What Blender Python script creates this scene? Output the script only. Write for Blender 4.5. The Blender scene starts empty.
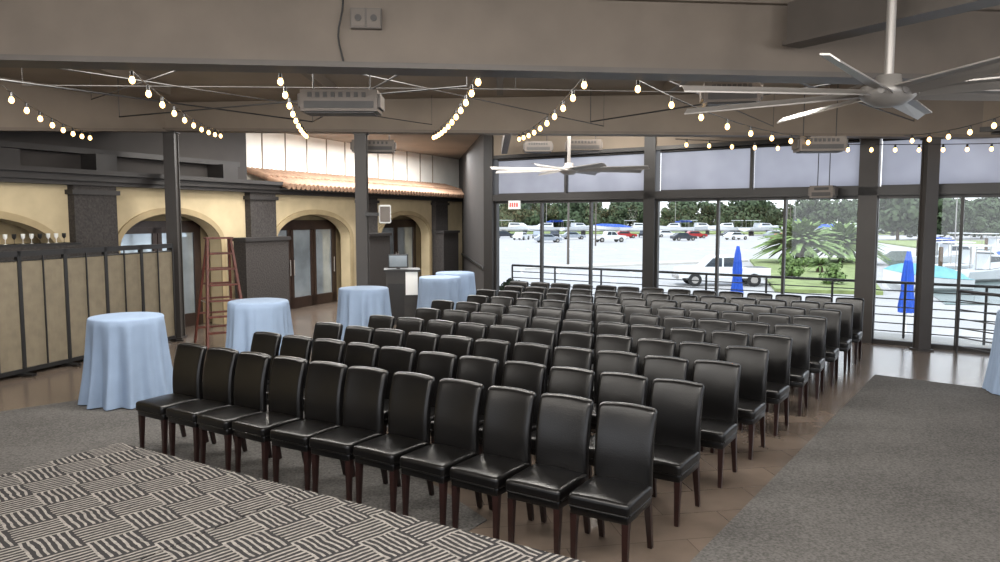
import bpy, bmesh, math, random
from mathutils import Vector, Matrix
random.seed(7)
S = bpy.context.scene
# ---------------------------------------------------------------- materials
def lin(c):
    return tuple(((v/255)/12.92 if v/255 <= .04045 else ((v/255+.055)/1.055)**2.4) for v in c)
def newmat(name):
    m = bpy.data.materials.new(name); m.use_nodes = True
    nt = m.node_tree; return m, nt, nt.nodes['Principled BSDF']
def mat(name, rgb, rough=.6, metal=0, ns=0, na=.25, bump=0, spec=None, emit=0, bscale=None):
    m, nt, b = newmat(name); c = lin(rgb)
    b.inputs['Base Color'].default_value = (*c, 1)
    b.inputs['Roughness'].default_value = rough
    b.inputs['Metallic'].default_value = metal
    if spec is not None: b.inputs['Specular IOR Level'].default_value = spec
    if emit:
        b.inputs['Emission Color'].default_value = (*c, 1); b.inputs['Emission Strength'].default_value = emit
    if ns:
        tc = nt.nodes.new('ShaderNodeTexCoord'); n = nt.nodes.new('ShaderNodeTexNoise')
        n.inputs['Scale'].default_value = ns; n.inputs['Detail'].default_value = 5
        nt.links.new(tc.outputs['Object'], n.inputs['Vector'])
        r = nt.nodes.new('ShaderNodeValToRGB')
        r.color_ramp.elements[0].position = .3; r.color_ramp.elements[1].position = .7
        r.color_ramp.elements[0].color = (*[v*(1-na) for v in c], 1)
        r.color_ramp.elements[1].color = (*[min(1, v*(1+na)) for v in c], 1)
        nt.links.new(n.outputs['Fac'], r.inputs['Fac']); nt.links.new(r.outputs['Color'], b.inputs['Base Color'])
        if bump:
            bp = nt.nodes.new('ShaderNodeBump'); bp.inputs['Strength'].default_value = bump
            bp.inputs['Distance'].default_value = .02
            src = n
            if bscale:
                src = nt.nodes.new('ShaderNodeTexNoise'); src.inputs['Scale'].default_value = bscale
                nt.links.new(tc.outputs['Object'], src.inputs['Vector'])
            nt.links.new(src.outputs['Fac'], bp.inputs['Height']); nt.links.new(bp.outputs['Normal'], b.inputs['Normal'])
    return m
def carpet_mat(name, rgb):
    m, nt, b = newmat(name); c = lin(rgb); L = nt.links.new
    tc = nt.nodes.new('ShaderNodeTexCoord')
    n1 = nt.nodes.new('ShaderNodeTexNoise'); n1.inputs['Scale'].default_value = 50; n1.inputs['Detail'].default_value = 6
    n2 = nt.nodes.new('ShaderNodeTexNoise'); n2.inputs['Scale'].default_value = .9; n2.inputs['Detail'].default_value = 4
    L(tc.outputs['Object'], n1.inputs['Vector']); L(tc.outputs['Object'], n2.inputs['Vector'])
    a = nt.nodes.new('ShaderNodeMath'); a.operation = 'MULTIPLY_ADD'; a.inputs[1].default_value = .4; L(n2.outputs['Fac'], a.inputs[0]); L(n1.outputs['Fac'], a.inputs[2])
    h = nt.nodes.new('ShaderNodeMath'); h.operation = 'MULTIPLY'; h.inputs[1].default_value = 1/1.4; L(a.outputs[0], h.inputs[0])
    r = nt.nodes.new('ShaderNodeValToRGB')
    r.color_ramp.elements[0].position = .36; r.color_ramp.elements[1].position = .64
    r.color_ramp.elements[0].color = (*[v*.6 for v in c], 1); r.color_ramp.elements[1].color = (*[v*1.4 for v in c], 1)
    L(h.outputs[0], r.inputs['Fac']); L(r.outputs['Color'], b.inputs['Base Color'])
    b.inputs['Roughness'].default_value = .95; b.inputs['Specular IOR Level'].default_value = .15
    return m
def tile_mat():
    m, nt, b = newmat('plank_tile'); L = nt.links.new
    tc = nt.nodes.new('ShaderNodeTexCoord'); mp = nt.nodes.new('ShaderNodeMapping')
    mp.inputs['Rotation'].default_value = (0, 0, math.radians(-10))
    L(tc.outputs['Object'], mp.inputs['Vector'])
    br = nt.nodes.new('ShaderNodeTexBrick'); br.inputs['Scale'].default_value = 1
    br.inputs['Brick Width'].default_value = .9; br.inputs['Row Height'].default_value = .45
    br.inputs['Mortar Size'].default_value = .004
    br.inputs['Color1'].default_value = (*lin((106, 94, 84)), 1); br.inputs['Color2'].default_value = (*lin((95, 84, 75)), 1)
    br.inputs['Mortar'].default_value = (*lin((78, 69, 62)), 1)
    L(mp.outputs[0], br.inputs['Vector'])
    n = nt.nodes.new('ShaderNodeTexNoise'); n.inputs['Scale'].default_value = 3; n.inputs['Detail'].default_value = 6
    L(tc.outputs['Object'], n.inputs['Vector'])
    mx = nt.nodes.new('ShaderNodeMix'); mx.data_type = 'RGBA'; mx.blend_type = 'OVERLAY'; mx.inputs[0].default_value = .35
    L(br.outputs['Color'], mx.inputs[6]); L(n.outputs['Fac'], mx.inputs[7]); L(mx.outputs[2], b.inputs['Base Color'])
    b.inputs['Roughness'].default_value = .2
    return m
def stage_mat():
    m, nt, b = newmat('stage_carpet'); L = nt.links.new
    def M(op, a, c=None, d=None):
        n = nt.nodes.new('ShaderNodeMath'); n.operation = op
        for i, v in enumerate((a, c, d)):
            if v is None: continue
            if isinstance(v, (int, float)): n.inputs[i].default_value = v
            else: L(v, n.inputs[i])
        return n.outputs[0]
    tc = nt.nodes.new('ShaderNodeTexCoord')
    ns = nt.nodes.new('ShaderNodeTexNoise'); ns.inputs['Scale'].default_value = 8; ns.inputs['Detail'].default_value = 3
    L(tc.outputs['Object'], ns.inputs['Vector'])
    sx0 = nt.nodes.new('ShaderNodeSeparateXYZ'); L(tc.outputs['Object'], sx0.inputs[0])
    nz = M('MULTIPLY', M('SUBTRACT', ns.outputs['Fac'], .5), .035)
    x = M('ADD', sx0.outputs[0], nz); y = M('ADD', sx0.outputs[1], nz)
    k = 3.5
    u = M('MULTIPLY', M('ADD', M('MULTIPLY', x, .24), M('MULTIPLY', y, .97)), k)
    v = M('MULTIPLY', M('ADD', M('MULTIPLY', x, -.97), M('MULTIPLY', y, .24)), k)
    cell = M('FLOORED_MODULO', M('ADD', M('FLOOR', u), M('FLOOR', v)), 2)
    fu = M('FRACT', u); fv = M('FRACT', v)
    su = M('LESS_THAN', M('FRACT', M('MULTIPLY', fu, 7)), .4)
    sv = M('LESS_THAN', M('FRACT', M('MULTIPLY', fv, 7)), .4)
    s = M('ADD', M('MULTIPLY', su, cell), M('MULTIPLY', sv, M('SUBTRACT', 1, cell)))
    n3 = nt.nodes.new('ShaderNodeTexNoise'); n3.inputs['Scale'].default_value = 30; n3.inputs['Detail'].default_value = 4; L(tc.outputs['Object'], n3.inputs['Vector'])
    s = M('MULTIPLY', s, M('ADD', .25, M('MULTIPLY', n3.outputs['Fac'], 1.2)))
    s.node.use_clamp = True
    mx = nt.nodes.new('ShaderNodeMix'); mx.data_type = 'RGBA'; L(s, mx.inputs[0])
    mx.inputs[6].default_value = (*lin((46, 45, 46)), 1); mx.inputs[7].default_value = (*lin((142, 137, 132)), 1)
    L(mx.outputs[2], b.inputs['Base Color']); b.inputs['Roughness'].default_value = .95
    b.inputs['Specular IOR Level'].default_value = .15
    return m
def glass_mat():
    m, nt, b = newmat('window_glass'); L = nt.links.new
    t = nt.nodes.new('ShaderNodeBsdfTransparent'); t.inputs[0].default_value = (.96, .98, .98, 1)
    g = nt.nodes.new('ShaderNodeBsdfGlossy'); g.inputs['Roughness'].default_value = .02
    mx = nt.nodes.new('ShaderNodeMixShader'); mx.inputs[0].default_value = .04
    L(t.outputs[0], mx.inputs[1]); L(g.outputs[0], mx.inputs[2]); L(mx.outputs[0], nt.nodes['Material Output'].inputs[0])
    return m
def shade_mat():
    m, nt, b = newmat('shade_fabric'); L = nt.links.new
    d = nt.nodes.new('ShaderNodeBsdfDiffuse'); t = nt.nodes.new('ShaderNodeBsdfTranslucent')
    tc = nt.nodes.new('ShaderNodeTexCoord'); n = nt.nodes.new('ShaderNodeTexNoise'); n.inputs['Scale'].default_value = 1.5
    L(tc.outputs['Object'], n.inputs[0])
    r = nt.nodes.new('ShaderNodeValToRGB'); r.color_ramp.elements[0].color = (*lin((140, 142, 152)), 1); r.color_ramp.elements[1].color = (*lin((176, 178, 187)), 1)
    L(n.outputs['Fac'], r.inputs[0]); L(r.outputs[0], d.inputs[0]); L(r.outputs[0], t.inputs[0])
    mx = nt.nodes.new('ShaderNodeMixShader'); mx.inputs[0].default_value = .62
    L(d.outputs[0], mx.inputs[1]); L(t.outputs[0], mx.inputs[2]); L(mx.outputs[0], nt.nodes['Material Output'].inputs[0])
    return m
LEATHER = mat('black_leather', (10, 9, 9), .28, ns=9, na=.2, bump=.08, bscale=120, spec=.42)
MAHOG = mat('mahogany', (34, 17, 15), .35, ns=12, na=.3)
TAUPE = mat('taupe_beam_paint', (98, 88, 78), .6, ns=2.2, na=.12)
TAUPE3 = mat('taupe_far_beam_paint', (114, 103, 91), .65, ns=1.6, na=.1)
TAUPE2 = mat('taupe_ceiling_paint', (128, 116, 102), .7, ns=1.2, na=.12)
STEEL = mat('painted_steel', (78, 72, 67), .5, ns=3, na=.1)
COLM = mat('column_paint', (54, 50, 47), .5, ns=3, na=.1)
PLASTER = mat('yellow_plaster', (190, 174, 141), .85, ns=2.5, na=.1, bump=.1)
PLASTD = mat('arch_trim_plaster', (162, 145, 112), .85, ns=3, na=.12)
CREAM = mat('cream_panel', (235, 232, 224), .8, ns=2, na=.05)
STONE = mat('dark_stone', (52, 48, 46), .8, ns=28, na=.45, bump=.5)
DARKW = mat('dark_wall_paint', (46, 42, 40), .8, ns=2, na=.12)
CORN = mat('cornice_dark', (42, 39, 38), .55, ns=4, na=.12)
FRAME = mat('dark_window_frame', (36, 34, 33), .45, ns=3, na=.1)
DOORW = mat('door_wood', (46, 33, 27), .4, ns=8, na=.2)
DGLASS = mat('door_glass', (175, 186, 194), .06, .6, ns=1.5, na=.3)
BLACK = mat('black_metal', (26, 25, 25), .45, ns=5, na=.1)
RAILM = mat('rail_metal', (58, 56, 56), .4, .5, ns=5, na=.1)
BURLAP = mat('burlap_fabric', (116, 107, 90), .95, ns=6, na=.12, bump=.3, bscale=150)
CLOTH = mat('blue_tablecloth', (128, 146, 170), .8, ns=4, na=.05, bump=.1, bscale=60)
REDW = mat('ladder_wood', (88, 43, 32), .5, ns=8, na=.25)
SILV = mat('fan_silver', (150, 146, 142), .4, .35, ns=3, na=.05)
GREYM = mat('heater_grey', (92, 85, 79), .45, .4, ns=3, na=.1)
DGREY = mat('dark_vent', (48, 45, 43), .5, ns=4)
WHITE = mat('white_plastic', (225, 225, 222), .45, ns=3, na=.03)
BULB = mat('warm_bulb', (255, 205, 130), .3, emit=4)
TERRA = mat('terracotta_tile', (150, 120, 98), .8, ns=6, na=.25)
ASPH = mat('asphalt', (158, 157, 156), .9, ns=.4, na=.08)
CONC = mat('concrete', (185, 182, 175), .9, ns=1, na=.08)
GRASS = mat('grass_green', (120, 132, 82), .95, ns=1.2, na=.35)
LEAF = mat('foliage', (60, 74, 50), .9, ns=1.2, na=.5)
LEAF2 = mat('bush_leaf', (96, 118, 66), .85, ns=2.5, na=.5)
TRUNK = mat('bark', (86, 70, 56), .9, ns=4)
WATER = mat('marina_water', (98, 112, 110), .12, ns=1, na=.1, bump=.2)
CARW = mat('car_white', (208, 211, 213), .25, ns=2, na=.02)
CARS = mat('car_silver', (150, 156, 165), .25, .4, ns=2, na=.02)
CARR = mat('car_red', (150, 30, 32), .25, ns=2, na=.05)
CARD = mat('car_dark', (40, 44, 52), .25, ns=2, na=.05)
TIRE = mat('tire', (25, 25, 26), .8, ns=4)
CGL = mat('car_glass', (40, 50, 58), .08, ns=2, na=.05)
BLUE = mat('blue_canvas', (22, 72, 170), .75, ns=5, na=.15)
TEAL = mat('teal_canvas', (104, 158, 166), .7, ns=3, na=.12)
RED = mat('exit_red', (214, 50, 45), .5, emit=.5)
GLASS = glass_mat(); SHADE = shade_mat(); TILE = tile_mat(); STG = stage_mat()
CARP = carpet_mat('grey_carpet', (84, 82, 80))
# ---------------------------------------------------------------- mesh builder
class MB:
    def __init__(s): s.v = []; s.f = []; s.m = []; s.sm = []; s.mats = []
    def mi(s, m):
        if m not in s.mats: s.mats.append(m)
        return s.mats.index(m)
    def add(s, vs, fs, m, smooth=False):
        o = len(s.v); s.v += [tuple(v) for v in vs]; i = s.mi(m)
        for f in fs: s.f.append([o+k for k in f]); s.m.append(i); s.sm.append(smooth)
    def box(s, c, d, m, rz=0, R=None):
        R = R or Matrix.Rotation(rz, 3, 'Z'); c = Vector(c)
        vs = [c + R @ Vector((x*d[0]/2, y*d[1]/2, z*d[2]/2)) for x in (-1, 1) for y in (-1, 1) for z in (-1, 1)]
        s.add(vs, [(0,1,3,2),(4,6,7,5),(0,4,5,1),(2,3,7,6),(0,2,6,4),(1,5,7,3)], m)
    def bb(s, a, b, m):
        s.box([(a[i]+b[i])/2 for i in range(3)], [abs(b[i]-a[i]) for i in range(3)], m)
    def beam(s, p0, p1, w, h, m, w1=None, h1=None):
        p0 = Vector(p0); p1 = Vector(p1); d = (p1-p0).normalized()
        up = Vector((0,0,1)) if abs(d.z) < .95 else Vector((0,1,0))
        sd = d.cross(up).normalized(); u = sd.cross(d)
        w1 = w if w1 is None else w1; h1 = h if h1 is None else h1
        vs = []
        for p, ww, hh in ((p0,w,h),(p1,w1,h1)):
            vs += [p-sd*ww/2-u*hh/2, p+sd*ww/2-u*hh/2, p+sd*ww/2+u*hh/2, p-sd*ww/2+u*hh/2]
        s.add(vs, [(3,2,1,0),(4,5,6,7),(0,1,5,4),(1,2,6,5),(2,3,7,6),(3,0,4,7)], m)
    def cyl(s, p0, p1, r0, r1, m, n=12, caps=True):
        p0 = Vector(p0); p1 = Vector(p1); d = (p1-p0).normalized()
        up = Vector((0,0,1)) if abs(d.z) < .95 else Vector((0,1,0))
        a = d.cross(up).normalized(); b = a.cross(d)
        vs = []
        for p, r in ((p0,r0),(p1,r1)):
            for i in range(n):
                t = 2*math.pi*i/n; vs.append(p+a*r*math.cos(t)+b*r*math.sin(t))
        s.add(vs, [(i,(i+1)%n,n+(i+1)%n,n+i) for i in range(n)], m, True)
        if caps: s.add(vs, [tuple(range(n))[::-1], tuple(range(n,2*n))], m)
    def tube(s, pts, r, m, n=6):
        for a, b in zip(pts[:-1], pts[1:]): s.cyl(a, b, r, r, m, n, False)
    def lathe(s, prof, c, m, n=20, fn=None):
        vs = []
        for r, z in prof:
            for i in range(n):
                t = 2*math.pi*i/n; rr = r*(fn(t, z) if fn else 1)
                vs.append((c[0]+rr*math.cos(t), c[1]+rr*math.sin(t), c[2]+z))
        k = len(prof)
        s.add(vs, [(j*n+i, j*n+(i+1)%n, (j+1)*n+(i+1)%n, (j+1)*n+i) for j in range(k-1) for i in range(n)], m, True)
    def extr(s, prof, y0, y1, m):
        n = len(prof); vs = [(x, y0, z) for x, z in prof]+[(x, y1, z) for x, z in prof]
        s.add(vs, [tuple(range(n)), tuple(range(n,2*n))[::-1]]+[(i,n+i,n+(i+1)%n,(i+1)%n) for i in range(n)], m)
    def rbox(s, c, d, m, bev=.03, seg=3, cuts=4, fn=None):
        bm = bmesh.new(); bmesh.ops.create_cube(bm, size=1)
        for v in bm.verts: v.co = Vector((v.co.x*d[0], v.co.y*d[1], v.co.z*d[2]))
        bmesh.ops.bevel(bm, geom=bm.edges[:], offset=bev, segments=seg, affect='EDGES', profile=.5)
        if cuts:
            for ax in range(3):
                for k in range(1, cuts+1):
                    no = Vector((0,0,0)); no[ax] = 1; co = Vector((0,0,0)); co[ax] = d[ax]*(k/(cuts+1)-.5)
                    bmesh.ops.bisect_plane(bm, geom=bm.verts[:]+bm.edges[:]+bm.faces[:], plane_co=co, plane_no=no)
        bm.verts.index_update(); vs = []
        for v in bm.verts:
            p = v.co.copy()
            if fn: p = fn(p)
            vs.append(p+Vector(c))
        s.add(vs, [[v.index for v in f.verts] for f in bm.faces], m, True); bm.free()
    def mesh(s, name):
        me = bpy.data.meshes.new(name); me.from_pydata(s.v, [], s.f)
        for m in s.mats: me.materials.append(m)
        for p, i, q in zip(me.polygons, s.m, s.sm): p.material_index = i; p.use_smooth = q
        bm = bmesh.new(); bm.from_mesh(me); bmesh.ops.recalc_face_normals(bm, faces=bm.faces[:]); bm.to_mesh(me); bm.free()
        me.update(); return me
    def build(s, name, loc=(0,0,0), rz=0, bevel=0):
        o = put(name, s.mesh(name), loc, rz)
        if bevel:
            b = o.modifiers.new('bevel', 'BEVEL'); b.width = bevel; b.segments = 2; b.limit_method = 'ANGLE'
        return o
def put(name, me, loc, rz=0):
    o = bpy.data.objects.new(name, me); S.collection.objects.link(o); o.location = loc; o.rotation_euler = (0,0,rz); return o
def inside(p, poly):
    c = False; n = len(poly)
    for i in range(n):
        a = poly[i]; b = poly[i-1]
        if (a[1] > p[1]) != (b[1] > p[1]) and p[0] < (b[0]-a[0])*(p[1]-a[1])/(b[1]-a[1])+a[0]: c = not c
    return c
# ---------------------------------------------------------------- floor
b = MB()
pts = [(-16,-7),(16,-7),(16,7.19),(-.2+.3,18.9+.1),(-1.0,27.6),(-16,27.6)]
b.add([(x,y,0) for x,y in pts]+[(x,y,-.25) for x,y in pts], [tuple(range(6)), tuple(range(6,12))]+[(i,(i+1)%6,6+(i+1)%6,6+i) for i in range(6)], TILE)
b.build('floor')
def slab(name, pts, z0, z1, m):
    b = MB(); n = len(pts)
    b.add([(x,y,z1) for x,y in pts]+[(x,y,z0) for x,y in pts], [tuple(range(n)), tuple(range(n,2*n))]+[(i,(i+1)%n,n+(i+1)%n,n+i) for i in range(n)], m)
    return b.build(name)
CL = [(-11,4.4),(-5.98,8.83),(-3.5,11.1),(-.1,5.6),(-6.5,-4)]
slab('carpet', [(5.55,10.94),(-5.9,-5.3),(15.5,-5.3),(15.5,2.6)], 0.0, .008, CARP)
slab('carpet', CL, 0.0, .008, CARP)
# stage
b = MB(); z = .39
for i in range(3):
    for j in range(3):
        x0 = i*2.2; y1 = -j*2.2
        b.bb((x0+.012,y1-2.188,.06),(x0+2.188,y1-.012,z-.012),BLACK)
        b.bb((x0+.007,y1-2.193,z-.012),(x0+2.193,y1-.007,z),STG)
        for sx in (.1,2.1):
            for sy in (.1,2.1): b.cyl((x0+sx,y1-sy,0),(x0+sx,y1-sy,.1),.03,.03,BLACK)
b.build('stage', (-3.27,6.31,.01), math.radians(-30.8))
# ---------------------------------------------------------------- chairs
def chair_mesh():
    b = MB()
    def seat(p):
        if p.z > 0: p.z += .018*(1-(p.x/.23)**2)*(1-(p.y/.23)**2)
        return p
    b.rbox((0,-.02,.44),(.44,.46,.09),LEATHER,.028,3,5,seat)
    b.rbox((0,-.01,.375),(.42,.44,.07),LEATHER,.012,2,0)
    def back(p):
        t = (p.z+.33)/.66
        p.y += .015+.10*t*t*.9 - .02*math.sin(t*math.pi)
        p.y += .018*(p.x/.22)**2*-1*t
        p.z -= .012*(p.x/.215)**2*(1 if t > .8 else 0)
        return p
    b.rbox((0,.195,.70),(.43,.075,.62),LEATHER,.03,4,6,back)
    for x in (-.185,.185):
        b.beam((x,-.20,.36),(x,-.21,0),.048,.048,MAHOG,.03,.03)
        b.beam((x,.19,.40),(x,.27,0),.048,.048,MAHOG,.032,.032)
    for x in (-.216,.216): b.cyl((x,-.22,.405),(x,.18,.405),.006,.006,LEATHER,6)
    b.cyl((-.2,-.248,.405),(.2,-.248,.405),.006,.006,LEATHER,6)
    return b.mesh('dining_chair')
cm = chair_mesh(); cnt = [11,11,11,11,11,12,12,13,13,14]
for k in range(10):
    for i in range(cnt[k]):
        x = .77+.538*k-.411*i+random.uniform(-.012,.012); y = 5.0+.783*k+.247*i+random.uniform(-.015,.015)
        put('dining_chair', cm, (x,y,.008 if inside((x,y),CL) else 0), math.radians(-32+random.uniform(-2.5,2.5)))
# ---------------------------------------------------------------- cocktail tables
def table_mesh(seed):
    rn = random.Random(seed); ph = [rn.uniform(0,6.28) for _ in range(4)]
    def fn(t, z):
        k = max(0, min(1, (1.05-z)/1.05))
        f = 1-abs(math.sin(5.5*t+ph[0]+.5*math.sin(3*t+ph[1])))
        return 1+k**.7*(.17*(f-.4)+.05*math.sin(14*t+ph[1]+.8*math.sin(2*t))+.03*math.sin(5*t+ph[2])+.02*math.sin(22*t+ph[3]))
    b = MB()
    pr = [(0.001,1.08),(.40,1.08),(.425,1.075),(.437,1.06)]
    for i in range(1,14):
        q = i/13; pr.append((.437+.09*q**.9-.02*math.sin(q*3.14), 1.06-1.045*q))
    b.lathe(pr,(0,0,0),CLOTH,176,fn)
    b.cyl((0,0,.02),(0,0,1.05),.04,.04,BLACK); b.cyl((0,0,0),(0,0,.03),.28,.26,BLACK,20)
    b.cyl((0,0,1.03),(0,0,1.06),.41,.41,BLACK,24)
    return b.mesh('cocktail_table')
for i,(x,y) in enumerate([(-4.72,9.4),(-3.63,11.2),(-2.42,13.25),(-1.26,15.7),(-1.02,17.0),(7.0,9.7)]):
    put('cocktail_table', table_mesh(i), (x,y,.008 if i in (0,5) else 0), i)
# ---------------------------------------------------------------- beams, columns, ceiling
def fascia(p, q, th, zt, m):
    b = MB(); d = Vector((q[0]-p[0],q[1]-p[1])).normalized(); n = Vector((-d.y,d.x))*th/2; vs = []
    for (x,y,zb) in (p,q):
        for s in (-1,1): vs += [(x+n.x*s,y+n.y*s,zb),(x+n.x*s,y+n.y*s,zt)]
    b.add(vs,[(0,4,5,1),(2,3,7,6),(0,2,6,4),(1,5,7,3),(0,1,3,2),(4,6,7,5)],m)
    b.beam(p,q,.34,.05,TAUPE); b.build('ceiling_beam')
b = MB()
b.beam((-9,6.52,4.10),(9,8.02,4.02),.22,.66,TAUPE); b.beam((-9,6.52,3.75),(9,8.02,3.67),.36,.05,STEEL); b.beam((-9,6.52,4.42),(9,8.02,4.34),.36,.04,TAUPE)
b.build('ceiling_beam')
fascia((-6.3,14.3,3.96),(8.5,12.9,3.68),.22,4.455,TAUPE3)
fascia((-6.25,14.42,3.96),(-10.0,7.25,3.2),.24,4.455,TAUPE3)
b = MB(); b.bb((-15,-6.5,4.46),(14,13.4,4.6),TAUPE2); 
for i in range(-3,5): b.bb((i*2.7-.05,7.9,4.3),(i*2.7+.05,12.4,4.46),TAUPE)
b.build('ceiling')
slab('ceiling', [(-13,13.4),(8.6,13.4),(.6,19.6),(-.7,29.6),(-13,29.6)], 4.46, 4.6, TAUPE2)
for p,q in (((2.75,7.25,4.15),(4.4,4.6,4.15)),):
    b = MB(); b.beam(p,q,.14,.36,STEEL); b.beam((p[0],p[1],3.95),(q[0],q[1],3.95),.26,.04,STEEL); b.build('ceiling_joist')
for p,q in (((.2,13.9,4.2),(.1,18.0,3.95)),((4.6,13.5,4.1),(4.1,15.4,4.1))):
    b = MB(); b.beam(p,q,.14,.26,STEEL); b.build('ceiling_joist')
for x,y,t in ((-6.22,14.34,3.94),(-2.56,13.98,3.87),(7.4,13.02,3.68)):
    b = MB(); b.bb((-.08,-.08,0),(.08,.08,t),COLM); b.bb((-.13,-.13,t-.03),(.13,.13,t),COLM); b.bb((-.14,-.14,0),(.14,.14,.03),COLM)
    for sy in (-.09,.09): b.bb((-.105,sy-.012,.03),(.105,sy+.012,t-.03),COLM)
    b.build('steel_column',(x,y,0))
# conduits
b = MB()
for p,q in (((-6,9.6,3.98),(.2,9.9,3.98)),((-5.2,7.4,3.9),(-1.2,13.4,3.95)),((-7,8.0,4.05),(-3,7.8,3.9)),((.2,9.9,3.98),(7,10.4,3.95)),((-2.2,7.5,3.9),(1.8,13.2,3.9)),((1.2,7.6,3.88),(4.6,12.8,3.85)),((-6,11.2,4.05),(-3,8,3.98))):
    b.cyl(p,q,.008,.008,DGREY,6)
    for e in (p,q): b.cyl(e,(e[0],e[1],4.46),.004,.004,DGREY,5)
b.build('conduit_pipes')
b = MB()
for p,q in (((2.8,8.2,3.9),(6.8,12.5,3.9)),((.2,7.9,3.93),(8.2,9.5,3.9)),((-6,8.4,3.9),(-3.2,13,3.95)),((-.9,8,3.9),(-3.2,13,3.95)),((-5.8,11.6,3.85),(-.4,9.2,3.9)),((1.5,12.6,3.9),(4.5,8.4,3.92))):
    b.cyl(p,q,.011,.011,BLACK,8)
    for e in (p,q): b.cyl(e,(e[0],e[1],4.46),.006,.006,BLACK,5)
b.build('conduit_pipes')
b = MB(); b.bb((-.14,-.03,-.09),(.14,.03,.09),STEEL); b.bb((-.13,-.04,-.08),(-.01,-.03,.08),GREYM); b.bb((.01,-.04,-.08),(.13,-.03,.08),GREYM)
for x in (-.07,.07): b.cyl((x,-.05,0),(x,-.03,0),.03,.03,DGREY)
b.build('junction_box',(-1.22,7.02,4.13),math.radians(4.8))
b = MB(); pts = [(-1.45+.025*math.sin(i*.8),7.0,4.42-.075*i) for i in range(10)]; b.tube(pts,.009,BLACK); b.build('power_cable')
# string lights
def strand(b, p, q, n, sag):
    p = Vector(p); q = Vector(q); pts = []
    for i in range(25):
        t = i/24; w = p.lerp(q,t); w.z -= sag*4*t*(1-t); pts.append(w)
    b.tube(pts,.007,BLACK,5)
    for i in range(n):
        t = (i+.5)/n; w = p.lerp(q,t); w.z -= sag*4*t*(1-t)
        b.cyl(w,w-Vector((0,0,.055)),.016,.02,BLACK,7)
        b.lathe([(.001,-.13),(.02,-.12),(.03,-.10),(.028,-.08),(.016,-.055)],w,BULB,10)
b = MB()
for p,q,n,sg in (((-3.6,7.3,3.80),(-5.1,14.0,3.9),10,.12),((-2.15,7.4,3.80),(-3.5,13.8,3.87),10,.12),((-.18,7.5,3.80),(-1.2,13.5,3.82),12,.12),
                 ((.9,7.6,3.80),(.3,13.4,3.78),10,.12),((-5.6,8.6,3.8),(-6.9,12.9,3.75),8,.1),((3.0,13.0,3.66),(8.3,12.5,3.54),14,.05),
                 ((1.2,7.7,3.8),(5.5,12.6,3.66),9,.2),((6.2,8.3,3.72),(6.6,12.4,3.66),7,.12)):
    strand(b,p,q,n,sg)
b.build('string_lights')
# fans
def fan(loc, zc, rot):
    b = MB(); b.cyl((0,0,.12),(0,0,zc-loc[2]),.035,.035,SILV,14); b.cyl((0,0,zc-loc[2]-.1),(0,0,zc-loc[2]),.1,.12,SILV,18)
    b.lathe([(.001,.14),(.09,.135),(.1,.06),(.2,.05),(.21,-.02),(.17,-.06),(.1,-.10),(.001,-.11)],(0,0,0),SILV,28)
    for i in range(8):
        a = rot+i*math.pi/4; d = Vector((math.cos(a),math.sin(a),0)); n = Vector((-math.sin(a),math.cos(a),0))
        vs = []
        for r,w in ((.16,.07),(.3,.085),(1.68,.06)):
            for sx,zz in ((-1,.028),(0,.02),(1,-.028)):
                for t in (-.006,.006): vs.append(d*r+n*sx*w+Vector((0,0,zz+t)))
        F = []
        for k in range(2):
            o = k*6
            for j in range(2):
                F += [(o+j*2,o+j*2+2,o+6+j*2+2,o+6+j*2),(o+j*2+1,o+6+j*2+1,o+6+j*2+3,o+j*2+3)]
            F += [(o,o+6,o+7,o+1),(o+4,o+5,o+11,o+10)]
        F += [(12,14,15,13),(14,16,17,15),(0,1,3,2),(2,3,5,4)]
        b.add(vs,F,SILV)
        b.cyl(d*.1,d*.22,.03,.03,SILV,8)
    b.build('ceiling_fan',loc)
fan((3.05,6.0,3.3),4.46,.12); fan((1.42,15.6,3.3),4.46,.3)
# heaters
def heater(loc, rz, w=.8, top=4.46):
    b = MB(); b.bb((-w/2,-.18,-.12),(w/2,.18,.10),GREYM); b.bb((-w/2+.04,-.19,-.09),(w/2-.04,-.18,-.02),DGREY); b.bb((-w/2+.04,-.14,-.135),(w/2-.04,.14,-.12),DGREY)
    b.bb((-w/2-.03,-.16,-.08),(-w/2,.16,.06),STEEL); b.bb((w/2,-.16,-.08),(w/2+.03,.16,.06),STEEL)
    for i in range(8): b.bb((-w/2+.08+i*(w-.16)/8,-.19,.02),(-w/2+.12+i*(w-.16)/8,-.18,.07),DGREY)
    for x in (-w/2+.1,w/2-.1): b.cyl((x,0,.1),(x,0,top-loc[2]),.008,.008,BLACK,6)
    b.build('infrared_heater',loc,rz)
heater((-1.68,8.1,3.55),.02); heater((-2.45,14.7,3.70),.1); heater((5.05,12.0,3.48),-.1,.7); heater((2.6,8.6,3.72),-.2,.6); heater((1.75,15.9,3.83),0,.7); heater((.85,17.0,3.9),0,.6)
heater((5.95,13.9,2.8),-.6,.4)
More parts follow.
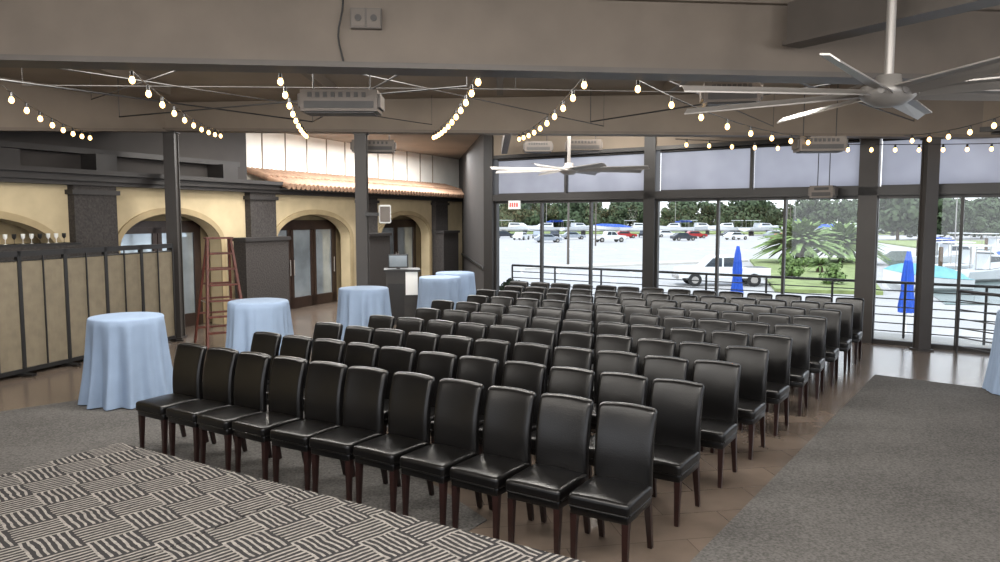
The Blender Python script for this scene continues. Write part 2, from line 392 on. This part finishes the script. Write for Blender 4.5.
# ---------------------------------------------------------------- window wall
A = (-.2,18.9,0); RW = math.atan2(-5,7); Lb = 4.3
b = MB(); Z = 4.46
b.bb((0,-.1,3.8),(Lb*4,.15,Z),TAUPE2)
b.bb((0,-.14,2.72),(Lb*4,.14,2.88),FRAME); b.bb((0,-.12,3.76),(Lb*4,.12,3.84),FRAME)
b.bb((-.15,-.15,0),(.12,.15,Z),FRAME)
for i in range(1,5):
    w = .13 if i != 2 else .16
    b.bb((i*Lb-w,-.14,0),(i*Lb+w,.14,Z),FRAME if i != 2 else COLM)
b.build('wall_back',A,RW)
for i in range(4):
    b = MB(); x0 = i*Lb+.15; x1 = (i+1)*Lb-.15; w = x1-x0
    for k in (0,1,2,3):
        xx = x0+w*k/3; b.bb((xx-.025,-.05,0),(xx+.025,.05,2.72),FRAME)
    b.bb((x0,-.05,0),(x1,.05,.08),FRAME); b.bb((x0,-.05,2.66),(x1,.05,2.72),FRAME)
    b.bb((x0,-.004,.08),(x1,.004,2.66),GLASS)
    b.bb((x0+w/2-.03,-.05,2.88),(x0+w/2+.03,.05,3.76),FRAME)
    b.build('window_%d'%(i+1),A,RW)
    for k in (0,1):
        b = MB(); xa = x0+w*k/2+.04; xb = x0+w*(k+1)/2-.04
        b.add([(xa,.03,2.9),(xb,.03,2.9),(xb,.03,3.72),(xa,.03,3.72)],[(0,1,2,3)],SHADE); b.cyl((xa,.0,3.73),(xb,.0,3.73),.03,.03,FRAME)
        b.bb((xa,.02,2.885),(xb,.045,2.91),FRAME)
        b.build('roller_shade',A,RW)
b = MB(); b.bb((-.16,-.03,-.1),(.16,.03,.1),WHITE)
for i in range(4): b.bb((-.12+i*.065,-.036,-.055),(-.08+i*.065,-.03,.055),RED)
b.build('exit_sign',(.35,18.2,2.62),RW)
b = MB(); d = math.dist((-1.27,26.9),(-.3,18.9)); b.bb((-2.6,-.1,0),(d,.1,Z),DARKW); b.bb((0,-.14,1.0),(d,-.1,1.06),BLACK); b.build('wall_end',(-1.27,26.9,0),math.atan2(-8,.97))
# ---------------------------------------------------------------- railing
def railing(p0, p1, z0=0, h=1.07, nb=7, seg=1.3):
    b = MB(); p0 = Vector((*p0,z0)); p1 = Vector((*p1,z0)); L = (p1-p0).length; n = max(1,round(L/seg))
    for i in range(n+1):
        q = p0.lerp(p1,i/n); b.cyl(q,q+Vector((0,0,h)),.024,.024,RAILM,8)
    for k in range(nb):
        zz = Vector((0,0,.12+(h-.12)*k/(nb-1))); r = .028 if k == nb-1 else .011
        b.cyl(p0+zz,p1+zz,r,r,RAILM,8)
    b.build('railing')
ex = Vector((7,-5)).normalized(); nx = Vector((5,7)).normalized()
a0 = Vector((-.2,18.9))+nx*.9; railing(a0, a0+ex*17)
railing((7.85,12.75),(8.1,11.9))
b = MB(); b.bb((-2,.16,-.25),(18,1.6,-.01),CONC); b.build('terrace_deck',A,RW)
# ---------------------------------------------------------------- left wall
P0 = Vector((-7.29,13.4)); wd = Vector((1.74,3.89)).normalized(); LW = math.atan2(wd.y,wd.x); K = 4.26
def arch_wall(name, x0, x1, top, th, ops):
    b = MB(); xs = x0
    def pier(a,c): b.bb((a,0,0),(c,th,top),PLASTER)
    for (a,c,zs,zt) in ops:
        pier(xs,a); n = 24; r = (c-a)/2; m = (a+c)/2
        for i in range(n):
            t0 = math.pi*(1-i/n); t1 = math.pi*(1-(i+1)/n)
            xa, xb = m+r*math.cos(t0), m+r*math.cos(t1); za, zb = zs+(zt-zs)*math.sin(t0), zs+(zt-zs)*math.sin(t1)
            b.add([(xa,0,za),(xb,0,zb),(xb,0,top),(xa,0,top),(xa,th,za),(xb,th,zb),(xb,th,top),(xa,th,top)],[(0,1,2,3),(7,6,5,4),(0,4,5,1),(3,2,6,7)],PLASTER)
            s = 1.09; c2 = lambda t,s=1: (m+r*s*math.cos(t), zs+(zt-zs+ (0 if s==1 else .12))*math.sin(t))
            p = [c2(t0),c2(t1),c2(t1,s),c2(t0,s)]
            b.add([(q[0],-.04,q[1]) for q in p]+[(q[0],0,q[1]) for q in p],[(0,1,2,3),(0,4,5,1),(2,6,7,3)],PLASTD)
        for xx in (a-r*.09,c): b.bb((xx,-.04,0),(xx+r*.09,0,zs),PLASTD)
        xs = c
    pier(xs,x1)
    b.build(name,(P0.x,P0.y,0),LW)
arch_wall('wall_left',-4*K,3.46*K,3.0,.3,[(-.85*K,-.16*K,1.75,2.35),(.13*K,.72*K,1.75,2.4),(1.13*K,1.83*K,1.75,2.4),(2.18*K,2.86*K,1.75,2.4)])
b = MB(); b.bb((-4*K,.55,0),(3.46*K,.65,3.0),PLASTD); b.bb((-4*K,.3,2.95),(3.46*K,.55,3.0),PLASTD); b.build('wall_recess',(P0.x,P0.y,0),LW)
def door(name, xc, w, n=2):
    b = MB(); h = 2.2
    b.bb((xc-w/2,.43,0),(xc-w/2+.1,.55,h),DOORW); b.bb((xc+w/2-.1,.43,0),(xc+w/2,.55,h),DOORW); b.bb((xc-w/2,.43,h-.08),(xc+w/2,.55,h+.05),DOORW)
    lw = (w-.2)/n
    for i in range(n):
        a = xc-w/2+.1+i*lw
        for q in (a+.01,a+lw-.11): b.bb((q,.41,0),(q+.10,.49,h-.08),DOORW)
        b.bb((a,.41,0),(a+lw,.49,.28),DOORW); b.bb((a,.41,h-.2),(a+lw,.49,h-.08),DOORW)
        b.bb((a+.1,.44,.28),(a+lw-.1,.46,h-.2),DGLASS)
        hx = a+lw-.07 if i%2 == 0 else a+.07
        b.cyl((hx,.37,.85),(hx,.37,1.25),.014,.014,SILV,8)
    b.build(name,(P0.x,P0.y,0),LW)
door('door_1',.42*K,2.3); door('door_2',1.48*K,2.9,3); door('door_3',2.54*K,2.5)
for k in (-1,0,1,2,3):
    b = MB(); x = k*K; w = .42
    b.bb((x-w,-.16,0),(x+w,0,2.88),STONE)
    if k >= 1:
        xa, xb = (x-w-.55,x+w+.0) if k == 1 else (x-w-.1,x+w+.1)
        b.bb((xa,-.5,0),(xb,-.16,1.8),STONE); b.bb((xa-.04,-.54,1.8),(xb+.04,-.12,1.88),CORN)
    b.bb((x-w-.05,-.2,2.72),(x+w+.05,0,2.80),CORN)
    b.build('stone_pillar',(P0.x,P0.y,0),LW)
b = MB(); a,c = -4*K,1.12*K
b.bb((a,-.28,2.95),(c,.3,3.06),CORN); b.bb((a,-.36,3.06),(c,.3,3.14),CORN); b.bb((a,-.22,2.88),(c,.0,2.95),CORN)
b.bb((a,.3,3.0),(1.0*K,.5,Z),DARKW); b.bb((a,.1,3.45),(.9*K,.3,3.55),CORN)
b.build('trim_1',(P0.x,P0.y,0),LW)
b = MB(); b.bb((-.55*K,-.1,3.14),(-.3*K,.3,3.42),CORN); b.bb((.02*K,-.1,3.14),(.12*K,.3,3.45),CORN); b.bb((.72*K,-.15,3.14),(.82*K,.3,3.45),CORN); b.build('trim_2',(P0.x,P0.y,0),LW)
b = MB(); b.bb((1.0*K,.8,3.0),(3.9*K,.9,Z),CREAM); b.bb((1.12*K,-.22,2.86),(3.46*K,.0,3.02),CORN)
for i in range(12): b.bb(((1.05+i*.2)*K,.78,3.3),((1.05+i*.2)*K+.03,.8,Z),TAUPE2)
b.build('wall_left_upper',(P0.x,P0.y,0),LW)
b = MB(); x = 1.12*K
while x < 3.44*K:
    for (ya,za,yb,zb) in ((-.5,3.04,.12,3.24),(.08,3.25,.78,3.47)):
        b.cyl((x,ya,za),(x,yb,zb),.075,.06,TERRA,10)
    x += .17
b.add([(1.1*K,-.48,3.0),(3.46*K,-.48,3.0),(3.46*K,.8,3.42),(1.1*K,.8,3.42)],[(0,1,2,3)],TERRA); b.bb((1.1*K,-.45,2.96),(3.46*K,.0,3.0),CORN)
b.build('roof_tiles',(P0.x,P0.y,0),LW)
# ---------------------------------------------------------------- partition
p0 = Vector((-7.87,7.75)); p1 = Vector((-6.1,13.95)); L = (p1-p0).length; rz = math.atan2(p1.y-p0.y,p1.x-p0.x)
b = MB(); n = 8; pw = L/n
for i in range(n):
    x = i*pw
    b.bb((x,-.03,0),(x+.03,.03,1.84),BLACK); b.bb((x+pw-.03,-.03,0),(x+pw,.03,1.84),BLACK)
    b.bb((x,-.03,1.76),(x+pw,.03,1.84),BLACK); b.bb((x,-.03,.06),(x+pw,.03,.12),BLACK)
    m = 20; fs = []; vs = []
    for j in range(m+1):
        xx = x+.03+(pw-.06)*j/m; yy = -.012*math.cos(j*math.pi)
        vs += [(xx,yy,.12),(xx,yy,1.70)]
    for j in range(m): fs.append((2*j,2*j+2,2*j+3,2*j+1))
    b.add(vs,fs,BURLAP,True)
    b.cyl((x,0,1.70),(x+pw,0,1.70),.015,.015,BLACK,6)
    b.bb((x+pw/2-.01,-.03,.12),(x+pw/2+.01,-.015,1.76),BLACK)
    for q in (x+.03,x+pw-.03): b.cyl((q,-.2,.03),(q,.2,.03),.02,.02,BLACK,6)
b.build('partition_screen',(p0.x,p0.y,0),rz)
b = MB(); b.bb((-1.6,-.25,1.0),(.9,.15,1.86),STONE); b.bb((-1.6,-.25,1.86),(.9,.15,1.9),BLACK); b.bb((-1.6,-.25,0),(.9,.15,1.0),DARKW)
for i in range(16):
    x = -1.4+i*.14; b.lathe([(.03,0),(.004,.01),(.004,.07),(.03,.1),(.033,.16)],(x,-.1,1.9),WHITE if i%3 else BLACK,8)
b.build('bar_counter',(P0.x-.4,P0.y-1.4,0),LW)
# ladder
b = MB(); H = 1.95
for s in (-1,1):
    b.beam((s*.36,-.45,0),(s*.2,-.02,H),.04,.09,REDW); b.beam((s*.34,.55,0),(s*.19,.04,H),.035,.06,REDW)
for i in range(1,7):
    t = i/7; b.box((0,-.45+.43*t,H*t),(2*(.36-.16*t),.12,.03),REDW); b.box((0,.55-.51*t,H*t),(2*(.34-.15*t),.035,.035),REDW)
b.box((0,0,H),(.48,.2,.035),REDW)
for s in (-1,1): b.cyl((s*.28,-.25,.8),(s*.26,.34,.8),.008,.008,SILV,6)
b.build('step_ladder',(-5.1,13.6,0),math.radians(35))
b = MB(); b.cyl((0,0,0),(0,0,.32),.12,.14,WHITE,18); b.cyl((0,0,.32),(0,0,.34),.145,.145,GREYM,18); b.tube([(.14*math.cos(t*.3),0,.34+.16*math.sin(t*.314)) for t in range(11)],.006,SILV); b.build('paint_bucket',(-4.5,13.2,0))
b = MB(); b.bb((-.35,-.28,0),(.35,.28,1.15),DGREY); b.bb((-.39,-.32,1.15),(.39,.32,1.2),BLACK)
b.bb((-.3,-.05,1.22),(.14,.0,1.52),BLACK); b.bb((-.27,-.056,1.25),(.11,-.05,1.49),DGLASS); b.bb((-.12,-.02,1.2),(-.04,.02,1.24),BLACK)
b.box((.2,-.3,.9),(.26,.01,.5),WHITE); b.bb((-.3,-.285,.1),(.04,-.28,.9),BLACK)
b.build('host_podium',(-2.15,16.4,0),.15)
b = MB(); b.rbox((0,0,0),(.22,.2,.34),WHITE,.03,2,0); b.bb((-.09,-.105,-.14),(.09,-.1,.14),GREYM); b.bb((-.36,.0,-.03),(-.1,.04,.03),BLACK); b.build('wall_speaker',(-2.12,13.86,2.38),.2)
# ---------------------------------------------------------------- exterior
GZ = -1.9
b = MB(); b.bb((-150,20,GZ-.3),(260,420,GZ),ASPH); b.build('parking_lot')
def G(n, pts, m, h=.12): slab(n,pts,GZ,GZ+h,m)
G('grass_island', [(15.5,42),(24,72),(36,76),(20.8,40.5)], GRASS, .2)
G('grass_bank', [(56,100),(64,130),(190,130),(120,100)], GRASS, .2)
G('grass_bank', [(-20,190),(-10,215),(200,215),(170,170)], GRASS, .3)
G('marina_water', [(21.5,36),(38.5,76),(48,92),(150,92),(90,30)], WATER, .06)
G('sidewalk', [(2,60),(3,63),(24,73.5),(23.5,71)], CONC, .15)
b = MB()
for i in range(14):
    b.bb((-2+i*2.8,96,GZ),(-1.85+i*2.8,101,GZ+.02),WHITE)
for i in range(6): b.bb((-4+i*2.8,56,GZ),(-3.85+i*2.8,60,GZ+.02),WHITE)
b.build('parking_lines')
def wheels(b, xs, w, r=.33):
    for x in xs:
        for y in (-w/2,w/2):
            b.cyl((x,y-.1,r),(x,y+.1,r),r,r,TIRE,16); b.cyl((x,y-.11,r),(x,y+.11,r),r*.55,r*.55,SILV,12)
def car(name, loc, rz, col, kind='car'):
    b = MB(); w = 1.8
    if kind == 'car':
        b.extr([(-2.2,.35),(2.2,.35),(2.25,.6),(2.1,.82),(1.1,.92),(-2.0,.95),(-2.25,.8)],-w/2,w/2,col)
        b.extr([(1.1,.9),(.4,1.4),(-1.2,1.45),(-1.9,.93)],-w/2+.12,w/2-.12,col)
        b.extr([(.9,.95),(.36,1.34),(-1.15,1.38),(-1.65,.97)],-w/2+.1,w/2-.1,CGL); wheels(b,(-1.35,1.4),w)
    else:
        b.extr([(-2.8,.5),(2.7,.5),(2.75,.8),(2.65,1.08),(1.3,1.18),(-2.8,1.12)],-w/2-.05,w/2+.05,col)
        b.extr([(1.35,1.15),(.7,1.8),(-.7,1.85),(-.95,1.12)],-w/2+.1,w/2-.1,col)
        b.extr([(1.15,1.2),(.66,1.72),(.1,1.74),(.1,1.2)],-w/2+.08,w/2-.08,CGL)
        b.extr([(0,1.2),(0,1.74),(-.6,1.76),(-.78,1.2)],-w/2+.08,w/2-.08,CGL)
        b.bb((-2.75,-w/2+.1,1.1),(-1.05,w/2-.1,1.14),DGREY); wheels(b,(-1.8,1.75),w+.1,.4)
        b.bb((2.7,-.8,.45),(2.85,.8,.65),SILV); b.bb((-2.92,-.8,.45),(-2.78,.8,.65),SILV)
    b.build(name,loc,rz,.03)
car('pickup_truck',(13.7,46.5,GZ),-.05+math.pi,CARW,'p')
car('pickup_truck',(18.5,127,GZ),.3,CARW,'p')
for i,(x,y,c,r) in enumerate([(7.5,150,CARS,1.5),(11,152,CARD,1.5),(4,140,CARW,1.2),(39,150,CARR,.1),(44,140,CARW,.4),(30,157,CARD,1.4),(55,150,CARS,.2),(48,155,CARD,.2),(35,158,CARW,.1),(25,150,CARR,.1),(14,143,CARS,.1),(1,152,CARD,.1),(8,125,CARS,.2),(33,135,CARD,.2),(50,132,CARR,.2)]):
    car('car',(x,y,GZ),r,c)
def boat(loc, rz, L=8, cover=None, mast=False, stands=True):
    b = MB(); st = []
    for t in [i/10 for i in range(11)]:
        x = -L/2+L*t; w = L*.15*(1-max(0,(t-.45)/.55)**2.2)+.02; zt = .9+.5*t*t; zb = .05+.5*max(0,t-.6)**2*5
        st.append([(x,-w,zt),(x,-w*.8,zb+.35),(x,0,zb),(x,w*.8,zb+.35),(x,w,zt)])
    vs = [p for s_ in st for p in s_]; fs = [(j*5+i,j*5+i+1,j*5+i+6,j*5+i+5) for j in range(10) for i in range(4)]+[(0,1,2,3,4)]+[(j*5,j*5+5,j*5+9,j*5+4) for j in range(10)]
    b.add(vs,fs,CARW,False)
    if cover:
        b.add([(p[0],p[1]*1.03,p[2]+.02) for s_ in st for p in (s_[0],(s_[2][0],0,s_[0][2]+.65*(1-abs(2*(s_[2][0]/L))**3)),s_[4])],[(j*3+i,j*3+i+1,j*3+i+4,j*3+i+3) for j in range(10) for i in range(2)],cover,True)
    else:
        b.extr([(-L*.15,1.0),(L*.22,1.2),(L*.12,1.9),(-L*.12,2.0)],-L*.09,L*.09,CARW); b.extr([(-L*.1,1.45),(L*.14,1.5),(L*.1,1.8),(-L*.1,1.85)],-L*.092,L*.092,CGL)
        b.bb((-L*.4,-.8,2.5),(-L*.12,.8,2.58),BLUE if mast else CARW)
        for sx in (-L*.38,-L*.15): b.cyl((sx,.7,1),(sx,.7,2.5),.03,.03,SILV,6); b.cyl((sx,-.7,1),(sx,-.7,2.5),.03,.03,SILV,6)
    if mast: b.cyl((0,0,1),(0,0,9),.06,.04,SILV,6); b.cyl((0,0,2.2),(-L*.45,0,2.3),.12,.1,BLUE,8)
    if stands:
        for sx in (-L*.3,L*.2): b.bb((sx-.2,-.6,-.9),(sx+.2,.6,.1),DGREY)
    b.build('boat',loc,rz)
WZ = GZ-.15
boat((24.2,42.5,WZ),math.pi*.95,4.6,TEAL,False,False); boat((32.0,49,WZ),.35,5.5,None,False,False)
for i,(x,y,c,m) in enumerate([(35,55,None,0),(41.5,60,BLUE,0),(40,66,None,1),(50,70,None,0),(45,76,None,0),(54,78,None,1),(56,84,None,0),(62,86,None,0),(66,88,None,1),(51,86,None,0),(60,78,None,0),(57,70,None,0)]):
    boat((x,y,WZ),.25+random.uniform(-.2,.2)+(math.pi if i%2 else 0),random.uniform(6,8.5),c,bool(m),False)
b = MB()
for (p,q) in (((30,51),(70,62)),((39,70),(90,80))):
    b.beam((p[0],p[1],GZ+.35),(q[0],q[1],GZ+.35),1.0,.2,CONC)
    for i in range(8):
        t = i/7; x = p[0]+(q[0]-p[0])*t; y = p[1]+(q[1]-p[1])*t; b.cyl((x,y,GZ),(x,y,GZ+2.2),.14,.14,TRUNK,8)
b.build('marina_dock')
for i in range(20):
    x = 4+i*7+random.uniform(-2,2); y = 174+random.uniform(-5,5)
    boat((x,y,GZ+.9),random.uniform(-.6,.6)+(math.pi if i%2 else 0),random.uniform(8,12),BLUE if i%7==3 else None,i%4==1)
def fol_mesh(name, r, m, trunk, n, q, ls):
    rn = random.Random(n*7+q); b = MB(); b.cyl((0,0,0),(0,0,trunk+r*.5),.05*r,.03*r,TRUNK,8); vs = []; fs = []
    for i in range(n):
        a = rn.uniform(0,6.28); rr = r*rn.uniform(0,.72); c = Vector((rr*math.cos(a),rr*math.sin(a),trunk+r*.65+rn.uniform(-.45,.55)*r)); s_ = r*rn.uniform(.22,.42)
        for j in range(q):
            d = Vector((rn.gauss(0,1),rn.gauss(0,1),rn.gauss(0,1))).normalized(); p = c+d*s_*rn.uniform(.6,1.05)
            u = Vector((rn.gauss(0,1),rn.gauss(0,1),rn.gauss(0,1))).cross(d).normalized(); v = (d.cross(u)+d*rn.uniform(-.5,.5)).normalized(); h = ls*r*rn.uniform(.6,1.2)
            o = len(vs); vs += [p-u*h,p-v*h*.7,p+u*h,p+v*h*.7]; fs.append((o,o+1,o+2,o+3))
    b.add(vs,fs,m); return b.mesh(name)
tm = [fol_mesh('tree',random.uniform(4.2,6.2),LEAF,random.uniform(.6,1.6),24,80,.1) for _ in range(5)]
for i in range(72):
    put('tree',tm[i%5],(-10+i*3.3+random.uniform(-1.5,1.5),204+random.uniform(-4,22),GZ+.3),random.uniform(0,6))
for i in range(8): put('tree',tm[i%5],(72+i*7,136+i*3,GZ),i)
sm = fol_mesh('shrub',.9,LEAF2,0,14,70,.13); sm2 = fol_mesh('shrub',.62,LEAF,1.3,16,60,.15)
for x,y in ((19.5,50),(22.5,58),(25.0,61),(20,45)): put('shrub',sm,(x,y,GZ+.2),x)
put('shrub',sm2,(.75,23,GZ),0); put('shrub',sm2,(.45,24.6,GZ),2)
def fronds(name, loc, r, n=70):
    b = MB(); b.cyl((0,0,0),(0,0,r*.4),.3,.2,TRUNK,8)
    for i in range(n):
        a = random.uniform(0,6.28); el = random.uniform(.1,1.4); L = r*random.uniform(.8,1.1); base = Vector((0,0,r*.35))
        d = Vector((math.cos(a),math.sin(a),0)); nn = Vector((-d.y,d.x,0)); vs = []
        for j in range(6):
            t = j/5; p = base+d*L*t*math.cos(el)+Vector((0,0,L*(t*math.sin(el)-.45*t*t))); w = .28*r*.22*math.sin(.3+t*2.6)
            vs += [p-nn*w-Vector((0,0,w*.4)),p,p+nn*w-Vector((0,0,w*.4))]
        b.add(vs,[(j*3+q,j*3+q+1,j*3+q+4,j*3+q+3) for j in range(5) for q in range(2)],LEAF2)
    b.build(name,loc)
fronds('palm_bush',(26.5,66,GZ+.2),4.4,220); fronds('palm_bush',(31,68,GZ+.2),4.0,220); fronds('palm_bush',(23.5,55,GZ+.2),1.3,60)
def umbrella(loc):
    b = MB(); b.cyl((0,0,0),(0,0,3.3),.03,.03,WHITE,8); b.cyl((0,0,0),(0,0,.1),.35,.3,DGREY,16)
    b.lathe([(.002,3.28),(.05,3.2),(.1,2.9),(.15,2.4),(.14,2.1),(.2,1.6),(.19,1.42)],(0,0,0),BLUE,40,lambda t,z: 1+.2*math.sin(8*t))
    b.cyl((0,0,2.08),(0,0,2.14),.155,.155,BLUE,16); b.build('patio_umbrella',loc)
umbrella((8.25,26,GZ)); umbrella((12.0,22,GZ)); 
for x,y in ((6,66),(42,110),(14,110),(54,140)):
    b = MB(); b.cyl((0,0,0),(0,0,9),.12,.07,GREYM,8); b.beam((0,0,8.9),(1.6,0,9.1),.12,.08,GREYM); b.bb((1.3,-.2,8.95),(2.0,.2,9.1),GREYM); b.build('street_lamp',(x,y,GZ))
# ---------------------------------------------------------------- light
w = bpy.data.worlds.new('sky'); S.world = w; w.use_nodes = True; nt = w.node_tree; bg = nt.nodes['Background']
tc = nt.nodes.new('ShaderNodeTexCoord'); sp = nt.nodes.new('ShaderNodeSeparateXYZ'); r = nt.nodes.new('ShaderNodeValToRGB')
nt.links.new(tc.outputs['Generated'],sp.inputs[0]); nt.links.new(sp.outputs[2],r.inputs[0]); nt.links.new(r.outputs[0],bg.inputs[0])
r.color_ramp.elements[0].color = (.93,.95,1,1); r.color_ramp.elements[1].color = (.68,.78,.98,1); bg.inputs[1].default_value = 1.65
sl = bpy.data.lights.new('sun','SUN'); sl.energy = 2.4; sl.angle = .05; sl.color = (1,.96,.9)
so = bpy.data.objects.new('sun',sl); S.collection.objects.link(so); so.rotation_euler = Vector((-.35,-.55,1)).to_track_quat('Z','Y').to_euler()
def area(n, loc, e, sx, sy, rot, col=(1,.97,.92)):
    l = bpy.data.lights.new(n,'AREA'); l.shape = 'RECTANGLE'; l.size = sx; l.size_y = sy; l.energy = e; l.color = col
    o = bpy.data.objects.new(n,l); S.collection.objects.link(o); o.location = loc; o.rotation_euler = [math.radians(v) for v in rot]
def point(n, loc, e, r=.3, col=(1,.94,.86)):
    l = bpy.data.lights.new(n,'POINT'); l.energy = e; l.shadow_soft_size = r; l.color = col
    o = bpy.data.objects.new(n,l); S.collection.objects.link(o); o.location = loc
area('area_fill_light',(0,2.5,4.3),310,8,2,(14,0,0))  # unseen area fills added to brighten the interior, not real ceiling panels
area('area_fill_light',(-1,8.9,4.28),340,10,1.0,(12,0,0))
area('area_fill_light',(-1.5,15.6,4.4),290,7,1.0,(8,0,0))
area('skylight_lamp',(-2.9,21.0,4.35),380,7.5,.8,(0,0,68),(1,1,1))
for x in (-5,0,5): point('point_fill_light',(x,2.6,3.5),120)  # point fills added out of view to lift beams and ceiling, no pendants hang here
for x in (-5.5,-2.8,0,3,6): point('point_fill_light',(x,8.4,3.95),55,.15)
for x in (-4.6,-1,2.5): point('point_fill_light',(x,15.2,4.1),50,.15)
# ---------------------------------------------------------------- camera
cd = bpy.data.cameras.new('camera'); cd.sensor_width = 36; cd.lens = 27; cd.clip_end = 1000; cd.clip_start = .05
co = bpy.data.objects.new('camera',cd); S.collection.objects.link(co); co.location = (0,0,2.33)
co.rotation_euler = (math.radians(90-4.88),0,0); S.camera = co
S.view_settings.view_transform = 'Standard'; S.view_settings.exposure = .62
